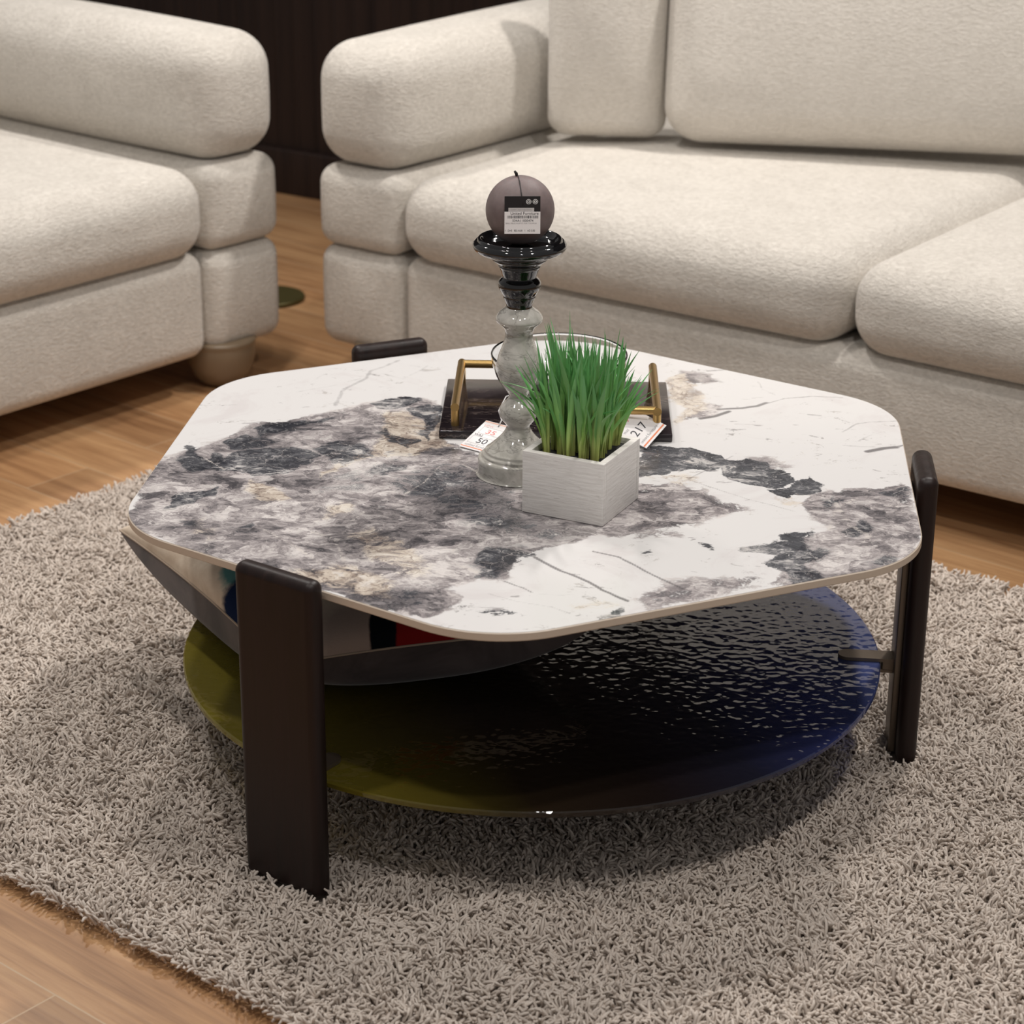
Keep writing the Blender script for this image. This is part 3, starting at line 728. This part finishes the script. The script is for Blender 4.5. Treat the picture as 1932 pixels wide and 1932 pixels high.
# ------------------------------------------------------------------ tray with handles
tray = empty('serving_tray', (.0320, .1865, ZT), radians(-1.4)); tag(tray, 'black marble serving tray with brushed gold bar handles behind the grass planter', 'tray')
t = NT('black_marble', rough=.12, spec=.5); oo = t.obj()
vn = t.smooth(t.math('ABSOLUTE', t.math('SUBTRACT', t.noise(t.map(oo, (1, 2.2, 1), (0, 0, .6)), 7, 5, .6, 1.2), .5)), .0, .012, 1, 0)
t.set('color', t.mix(t.math('MULTIPLY', vn, .5), t.ramp(t.noise(oo, 8, 4), [(.35, (.014, .010, .012)), (.65, (.034, .026, .029))]), (.22, .17, .15)))
V, F = rbox(.154, .110, .0055, .0015, 2, c=(0, 0, .0057))
sharp(mobj('slab', V, F, t.m, tray), 50)
def bar_handle(k):
    zr = .0385; r = .0058
    # long rod along the side, turning inward at one end, a post under each end
    P = [(-.1335*k, -.094*k, zr), (-.1335*k, .094*k, zr), (-.070*k, .094*k, zr)]
    parts = [tube([P[0], (P[1][0], P[1][1]+r*k, zr)], r, 20), tube([(P[1][0]-r*k*0, P[1][1], zr), P[2]], r, 20),
             tube([(P[0][0], P[0][1]+.008*k, .0108), (P[0][0], P[0][1]+.008*k, zr)], r*.95, 20), tube([(P[1][0], P[1][1], .0108), (P[1][0], P[1][1], zr)], r*.95, 20)]
    V, F = merge(*parts); sharp(mobj('handle', V, F, M_GOLD, tray), 50)
bar_handle(1); bar_handle(-1)

# ------------------------------------------------------------------ glass bowl standing on the tray
bowl = empty('glass_bowl', (.035, .185, ZT+.0113)); tag(bowl, 'clear footed glass bowl standing on the black tray, behind the candle holder', 'bowl')
t = NT('clear_glass', color=(.97, .985, .985), rough=.0, trans=1.0, ior=1.45)
prof_o = smoothprof([(.030, .0), (.032, .002), (.020, .005), (.014, .008), (.030, .011), (.060, .020), (.081, .038), (.090, .058), (.0925, .074)], 5)
prof_i = smoothprof([(.0905, .0755), (.088, .058), (.079, .039), (.058, .0225), (.030, .0145), (.0001, .0125)], 5)
V, F = lathe([(.0001, .0)]+prof_o+[(.0917, .0760)]+prof_i, 72, cap=False)
mobj('bowl_wall', V, F, t.m, bowl)

# ------------------------------------------------------------------ candle holder and candle
HX, HY = -.0202, -.0447
holder = empty('candle_holder', (HX, HY, ZT)); tag(holder, 'tall turned ceramic candle holder, grey white stem and glossy black top', 'candle holder')
t = NT('crackled_white_glaze', rough=.10, spec=.5, coat=.5, coatr=.03); oo = t.obj()
nn = t.noise(t.map(oo, (1, 1, 1.3)), 22, 5, .6, 1.5)
st = t.smooth(t.math('ABSOLUTE', t.math('SUBTRACT', t.noise(t.map(oo, (1, 1, 4)), 9, 4, .6, 1.5), .5)), .0, .018, 1, 0)
cc = t.mix(t.math('MULTIPLY', st, .45), t.ramp(nn, [(.35, (.40, .385, .345)), (.65, (.60, .575, .53))]), (.12, .11, .10))
t.set('color', cc)
stem = [(.0001, .0005), (.0495, .0005), (.0508, .003), (.0508, .020), (.0490, .0235), (.0455, .0245), (.0450, .0275), (.0420, .0295), (.0412, .0325), (.0385, .0345),
        (.0300, .0420), (.0220, .0500), (.0165, .0580), (.0148, .0640), (.0175, .0680), (.0222, .0745), (.0240, .0820), (.0215, .0900), (.0150, .0975), (.0118, .1030),
        (.0150, .1090), (.0225, .1200), (.0270, .1330), (.0280, .1430), (.0255, .1560), (.0205, .1690), (.0175, .1800), (.0172, .1870), (.0195, .1925), (.0230, .1960), (.0285, .2010), (.0292, .2050), (.0255, .2110), (.0185, .2165), (.0165, .2185)]
V, F = lathe(smoothprof(stem, 4), 72)
mobj('stem', V, F, t.m, holder)['label'] = 'grey white crackled stem and foot'
cup = [(.0160, .2180), (.0165, .2230), (.0200, .2310), (.0205, .2340), (.0235, .2390), (.0262, .2450), (.0258, .2510), (.0215, .2560), (.0212, .2580), (.0232, .2640), (.0245, .2680),
       (.0262, .2705), (.0262, .2730), (.0340, .2790), (.0350, .2820), (.0440, .2860), (.0535, .2900), (.0572, .2945), (.0572, .2985), (.0540, .3020), (.0525, .3020), (.0510, .3055), (.0480, .3060), (.0450, .3020), (.0400, .2985), (.0200, .2978), (.0001, .2978)]
V, F = lathe(smoothprof(cup, 4), 72)
mobj('cup', V, F, M_BLACKG, holder)['label'] = 'glossy black candle dish and neck'
RC = .0418; ZC = ZT+.2982+RC
candle = empty('ball_candle', (HX, HY, ZC-RC)); tag(candle, 'round mauve grey ball candle sitting on the black candle dish', 'candle')
V, F = lathe([(RC*sin(pi*i/40)+1e-5, RC-RC*cos(pi*i/40)) for i in range(41)], 64, cap=False)
t = NT('mauve_wax', rough=.55, spec=.35, sss=.1); oo = t.obj()
nn = t.noise(oo, 30, 5, .65); t.set('color', t.ramp(nn, [(.35, (.155, .120, .118)), (.66, (.215, .170, .168)), (.75, (.32, .27, .265))])); t.set('normal', t.bump(t.noise(oo, 60, 4), .001, .4))
mobj('wax', V, F, t.m, candle)
V, F = tube([(-.004, 0, 2*RC-.002), (-.005, -.001, 2*RC+.003), (-.007, -.002, 2*RC+.006)], [.0016, .002, .0014], 8)
mobj('wick', V, F, M_BSTRING, candle)

# ------------------------------------------------------------------ price tags
DG = bpy.context.evaluated_depsgraph_get()
def text(s, size, mat, parent, loc, rot=0.0, align='LEFT', name='printed_text', sx=1.0, ext=.00006):
    cu = bpy.data.curves.new('tmp', 'FONT'); cu.body = s; cu.size = size; cu.align_x = align; cu.extrude = ext; cu.space_character = 1.0
    ob = bpy.data.objects.new('tmp', cu); COL.objects.link(ob)
    bpy.context.view_layer.update()
    dg = bpy.context.evaluated_depsgraph_get()
    me = bpy.data.meshes.new_from_object(ob.evaluated_get(dg)); bpy.data.objects.remove(ob); 
    me.name = name; me.materials.clear(); me.materials.append(mat)
    me.transform(Matrix.Diagonal((sx, 1, 1, 1)))
    o = bpy.data.objects.new(name, me); link(o, parent); o.location = loc; o.rotation_euler = (0, 0, rot); return o
def flat(w_, h_, th, c, mat, name, parent, hole=None):
    V, F = rbox(w_/2, h_/2, th/2, min(th*.3, .0002), 1, c=c)
    return mobj(name, V, F, mat, parent, smooth=False)
def card_root(name, origin, xdir, ydir):
    x = Vector(xdir).normalized(); y = Vector(ydir); y = (y-x*y.dot(x)).normalized(); z = x.cross(y)
    o = empty(name); Mx = Matrix((x, y, z)).transposed().to_4x4(); Mx.translation = Vector(origin); o.matrix_world = Mx; return o

# tag lying at the candle holder's foot
tg = card_root('price_tag', (-.097, .0475, ZT+.0018), (.039, -.0285, -.0005), (.0225, .0555, .0190))
tag(tg, 'white price tag reading WAS 50, beside the foot of the candle holder', 'price tag')
W_, H_ = .0490, .0620
flat(W_, H_, .0007, (W_/2, H_/2, 0), M_WHITE, 'card', tg)
zt = .00042
flat(W_*.98, .0016, .0001, (W_/2, .0035, zt), M_ORANGE, 'printed_stripe', tg)
flat(W_*.98, .0022, .0001, (W_/2, H_-.0022, zt), simple('peach_ink', (.85, .50, .38), .6), 'printed_stripe', tg)
text('united furniture', .0062, M_INKG, tg, (.004, .0062, zt))
text('50', .0150, M_INK, tg, (.0150, .0150, zt), sx=1.1, name='handwritten_price', ext=.0001)
text('WAS', .0062, M_INK, tg, (.0035, .0285, zt))
text('35', .0125, M_INKR, tg, (.0150, .0365, zt), sx=1.3, name='handwritten_price')
text('NOW', .0055, simple('faded_red_ink', (.80, .45, .42), .6), tg, (.0045, .0500, zt))
def frame(parent, x0, y0, x1, y1, mat, lw=.0004):
    V, F = merge(*[rbox(a, b, .00005, .00001, 1, c=(cx, cy, zt)) for a, b, cx, cy in (((x1-x0)/2, lw/2, (x0+x1)/2, y0), ((x1-x0)/2, lw/2, (x0+x1)/2, y1), (lw/2, (y1-y0)/2, x0, (y0+y1)/2), (lw/2, (y1-y0)/2, x1, (y0+y1)/2))])
    mobj('printed_box', V, F, mat, parent, smooth=False)
frame(tg, .004, .0125, .044, .0275, M_INKG); frame(tg, .006, .0345, .044, .0490, M_INKG)
flat(.0020, .0012, .0001, (W_*.5, H_-.0065, zt), M_INK, 'punched_hole', tg)
Mi = tg.matrix_world.inverted()
def wpath(parent, pts): 
    mi = parent.matrix_world.inverted(); return [tuple(mi @ Vector(p)) for p in pts]
top = tg.matrix_world @ Vector((W_*.5, H_-.006, .0006))
V, F = tube(wpath(tg, [top, (top.x+.004, top.y+.008, top.z+.006), (-.0458, .1083, ZT+.030), (-.0362, .1233, ZT+.045), (-.029, .130, ZT+.045)]), .0009, 8)
mobj('string', V, F, M_STRING, tg)

# tag leaning on the tray's front edge, behind the planter
tg = card_root('price_tag', (.1475, .0430, ZT+.0022), (.0290, .0400, .0190), (-.066, .040, .024))
tag(tg, 'white price tag reading 217, leaning on the tray edge behind the planter', 'price tag')
W_, H_ = .0510, .0720
flat(W_, H_, .0007, (W_/2, H_/2, 0), M_WHITE, 'card', tg)
flat(W_*.98, .0022, .0001, (W_/2, .0040, zt), M_ORANGE, 'printed_stripe', tg)
text('united furniture', .0062, M_INKG, tg, (.004, .0085, zt))
text('217', .0170, M_INK, tg, (.0090, .0200, zt), sx=1.1, name='handwritten_price', ext=.0001)
text('WAS', .0050, M_INKG, tg, (.0040, .0350, zt))
text('119', .0130, M_INKR, tg, (.0080, .0440, zt), sx=1.2, name='handwritten_price')
# tag hanging on the candle
cy = HY-RC-.0036
tg = card_root('price_tag', (HX-.0122, cy, ZC-.0190), (1, .04, 0), (0, .06, 1)); tg.scale = (.93, .87, 1)
tag(tg, 'black price tag with white barcode sticker, hanging on the ball candle', 'price tag')
flat(.0460, .0530, .0006, (.0230-.0075+.0005, .0265, 0), M_BLACKCARD, 'card', tg)
x0 = -.0070
flat(.0330, .0050, .0004, (x0+.0215, .0345, .0005), simple('grey_sticker', (.55, .53, .53), .6), 'sticker', tg)
stk = flat(.0460, .0305, .0005, (x0+.0230, .0165, .0008), M_WHITE, 'sticker', tg)
z1 = .00112
text('124497 - Ball 9 BETOON', .0026, M_INKG, tg, (x0+.0075, .0336, .00072))
text('United Furniture', .0056, M_INK, tg, (x0+.0075, .0276, z1), sx=.95)
parts = []
xx = x0+.0040; r_ = random.Random(4)
while xx < x0+.0430:
    bw = r_.choice((.0004, .0006, .0010)); parts.append(rbox(bw/2, .0019, .00005, .00001, 1, c=(xx+bw/2, .0245, z1))); xx += bw+r_.choice((.0004, .0006, .0008))
V, F = merge(*parts); mobj('barcode', V, F, M_INK, tg, smooth=False)
text('534A11000474', .0044, M_INK, tg, (x0+.0100, .0180, z1))
text('BALL RELIC RUSTIC FOR TUUNNA', .0026, M_INKG, tg, (x0+.0015, .0150, z1))
text('1   DHS   BD:16.00   1   AD 5.00', .0036, M_INK, tg, (x0+.0005, .0045, z1), sx=.80)
def ringmesh(cx, cy_, r, w_, a0=0, a1=2*pi, n=28, z=.0004):
    V = []; F = []
    for i in range(n+1):
        a = a0+(a1-a0)*i/n
        for q in (r-w_/2, r+w_/2):
            V.append((cx+q*cos(a), cy_+q*sin(a), z))
    for i in range(n): F.append((2*i, 2*i+1, 2*i+3, 2*i+2))
    return V, F
def arrow(cx, cy_, r, a, s, z=.0004):
    d = Vector((-sin(a), cos(a), 0)); n_ = Vector((cos(a), sin(a), 0)); p = Vector((cx, cy_, z))+n_*r
    return [tuple(p-n_*s), tuple(p+n_*s), tuple(p+d*s*1.5)], [(0, 1, 2)]
for cx in (x0+.0310, x0+.0395):
    V, F = merge(ringmesh(cx, .0455, .0031, .0006), ringmesh(cx, .0455, .0014, .0008, .4, 3.2), arrow(cx, .0455, .0014, 3.2, .0009), ringmesh(cx, .0455, .0014, .0008, 3.7, 6.0), arrow(cx, .0455, .0014, 6.0, .0009))
    mobj('recycling_symbol', V, F, M_WHITEINK, tg, smooth=False)
pts = [(HX-.003, HY-.003, ZC+RC+.0008), (HX-.001, HY-.018, ZC+.0390), (HX+.001, HY-.031, ZC+.0290), (HX+.003, cy+.0012, ZC+.0175)]
V, F = tube(wpath(tg, pts), .0007, 8); mobj('string', V, F, M_BSTRING, tg)

# ------------------------------------------------------------------ planter with grass
PR = radians(63.5)
pl = empty('grass_planter', (.0560+.0005, -.1540, ZT+.0004), PR); tag(pl, 'square white wooden planter box of green artificial grass', 'potted plant')
t = NT('white_washed_wood', rough=.6, spec=.3); oo = t.obj()
g1 = t.noise(t.map(oo, (6, 6, 60)), 6, 5, .6, .3); g2 = t.smooth(t.noise(t.map(oo, (8, 8, 30)), 9, 4, .6), .62, .72)
t.set('color', t.mix(t.math('MULTIPLY', g2, .35), t.ramp(g1, [(.3, (.72, .685, .65)), (.6, (.82, .79, .76))]), (.42, .38, .34)))
t.set('normal', t.bump(g1, .0012, .5))
h = .0535; H = .0785; wt = .0085
parts = [rbox(wt/2, h, H/2, .0008, 2, c=(s*(h-wt/2), 0, H/2)) for s in (-1, 1)]+[rbox(h-wt, wt/2, H/2, .0006, 2, c=(0, s*(h-wt/2), H/2)) for s in (-1, 1)]+[rbox(h-wt, h-wt, .004, .0006, 1, c=(0, 0, .005))]
V, F = merge(*parts); sharp(mobj('planter_box', V, F, t.m, pl), 40)
V, F = rbox(h-wt-.0003, h-wt-.0003, .0055, .0015, 3, (0, 0, .002), (0, 0, H-.0125), 6); mobj('soil', V, F, M_SOIL, pl)
def build_grass():
    t = NT('artificial_grass', rough=.42, spec=.4); oo = t.obj()
    a = t.n('ShaderNodeAttribute', attribute_name='tone').outputs['Color']; s = t.n('ShaderNodeSeparateColor', {'Color': a}).outputs
    colr = t.ramp(s[0], [(.0, (.52, .48, .16)), (.22, (.42, .52, .14)), (.5, (.22, .46, .12)), (1, (.14, .40, .15))])
    colr = t.mix(1.0, colr, t.ramp(s[1], [(0, (.7, .75, .7)), (1, (1.3, 1.25, 1.3))]), 'MULTIPLY')
    t.set('color', colr)
    V = []; F = []; tone = []
    r = random.Random(12)
    nclump = 9
    cl = [((i+.5)/5*2-1, (j+.5)/5*2-1) for i in range(5) for j in range(5)]
    Rm = h-wt-.006
    inv = Matrix.Rotation(-PR, 3, 'Z')
    for (cx, cyy) in cl:
        cx = cx*Rm*.97+r.uniform(-.003, .003); cyy = cyy*Rm*.97+r.uniform(-.003, .003)
        for b in range(r.randint(13, 17)):
            x = cx+r.gauss(0, .0022); y = cyy+r.gauss(0, .0022)
            x = max(-Rm, min(Rm, x)); y = max(-Rm, min(Rm, y))
            hh = r.uniform(.070, .138) if r.random() < .85 else r.uniform(.13, .150)
            thin = r.random() < .25
            wd = r.uniform(.0024, .0042)*(.45 if thin else 1)
            az = r.uniform(0, 2*pi)
            out = Vector((x, y, 0)); ol = out.length/Rm
            bend = r.uniform(0, .022)+(.030*ol**3*r.random() if r.random() < .5 else 0)
            d = Vector((cos(az), sin(az), 0))*.7+(out/Rm)*.9*ol; d = d.normalized() if d.length > 1e-3 else Vector((1, 0, 0))
            droop = r.random() < .06
            if r.random() < .035: bend = r.uniform(.045, .075); hh *= .85; thin = True; wd *= .6; d = (out+Vector((r.gauss(0, .01), r.gauss(0, .01), 0))).normalized()
            face = r.uniform(0, 2*pi) if r.random() < .35 else (pi/2-PR+r.gauss(0, .6))
            sd = Vector((cos(face+pi/2), sin(face+pi/2), 0)); nrm = Vector((cos(face), sin(face), 0))
            n = 10; i0 = len(V); t0 = r.random()
            for k in range(n+1):
                q = k/n
                p = Vector((x, y, H-.008))+d*bend*q*q+Vector((0, 0, hh*q))
                if droop: p += d*.022*max(0, q-.55)**1.2*2; p.z -= hh*.55*max(0, q-.62)**1.3
                wq = wd*(.42+.58*min(1, q/.45))*(1-max(0, (q-.55)/.45)**1.6)+.00015
                tw = sd*cos(q*1.1*(t0-.5))+nrm*sin(q*1.1*(t0-.5)); cup_ = nrm*wq*.35
                V += [p-tw*wq+cup_, p, p+tw*wq+cup_]
                tn = min(1, q*1.15)*.85+.15*t0; tone += [(tn, t0, 0, 1)]*3
            for k in range(n):
                a_ = i0+3*k
                F += [(a_, a_+1, a_+4, a_+3), (a_+1, a_+2, a_+5, a_+4)]
    o = mobj('grass_blades', V, F, t.m, pl)
    c = o.data.color_attributes.new('tone', 'FLOAT_COLOR', 'POINT'); c.data.foreach_set('color', np.array(tone, np.float32).ravel())
build_grass()
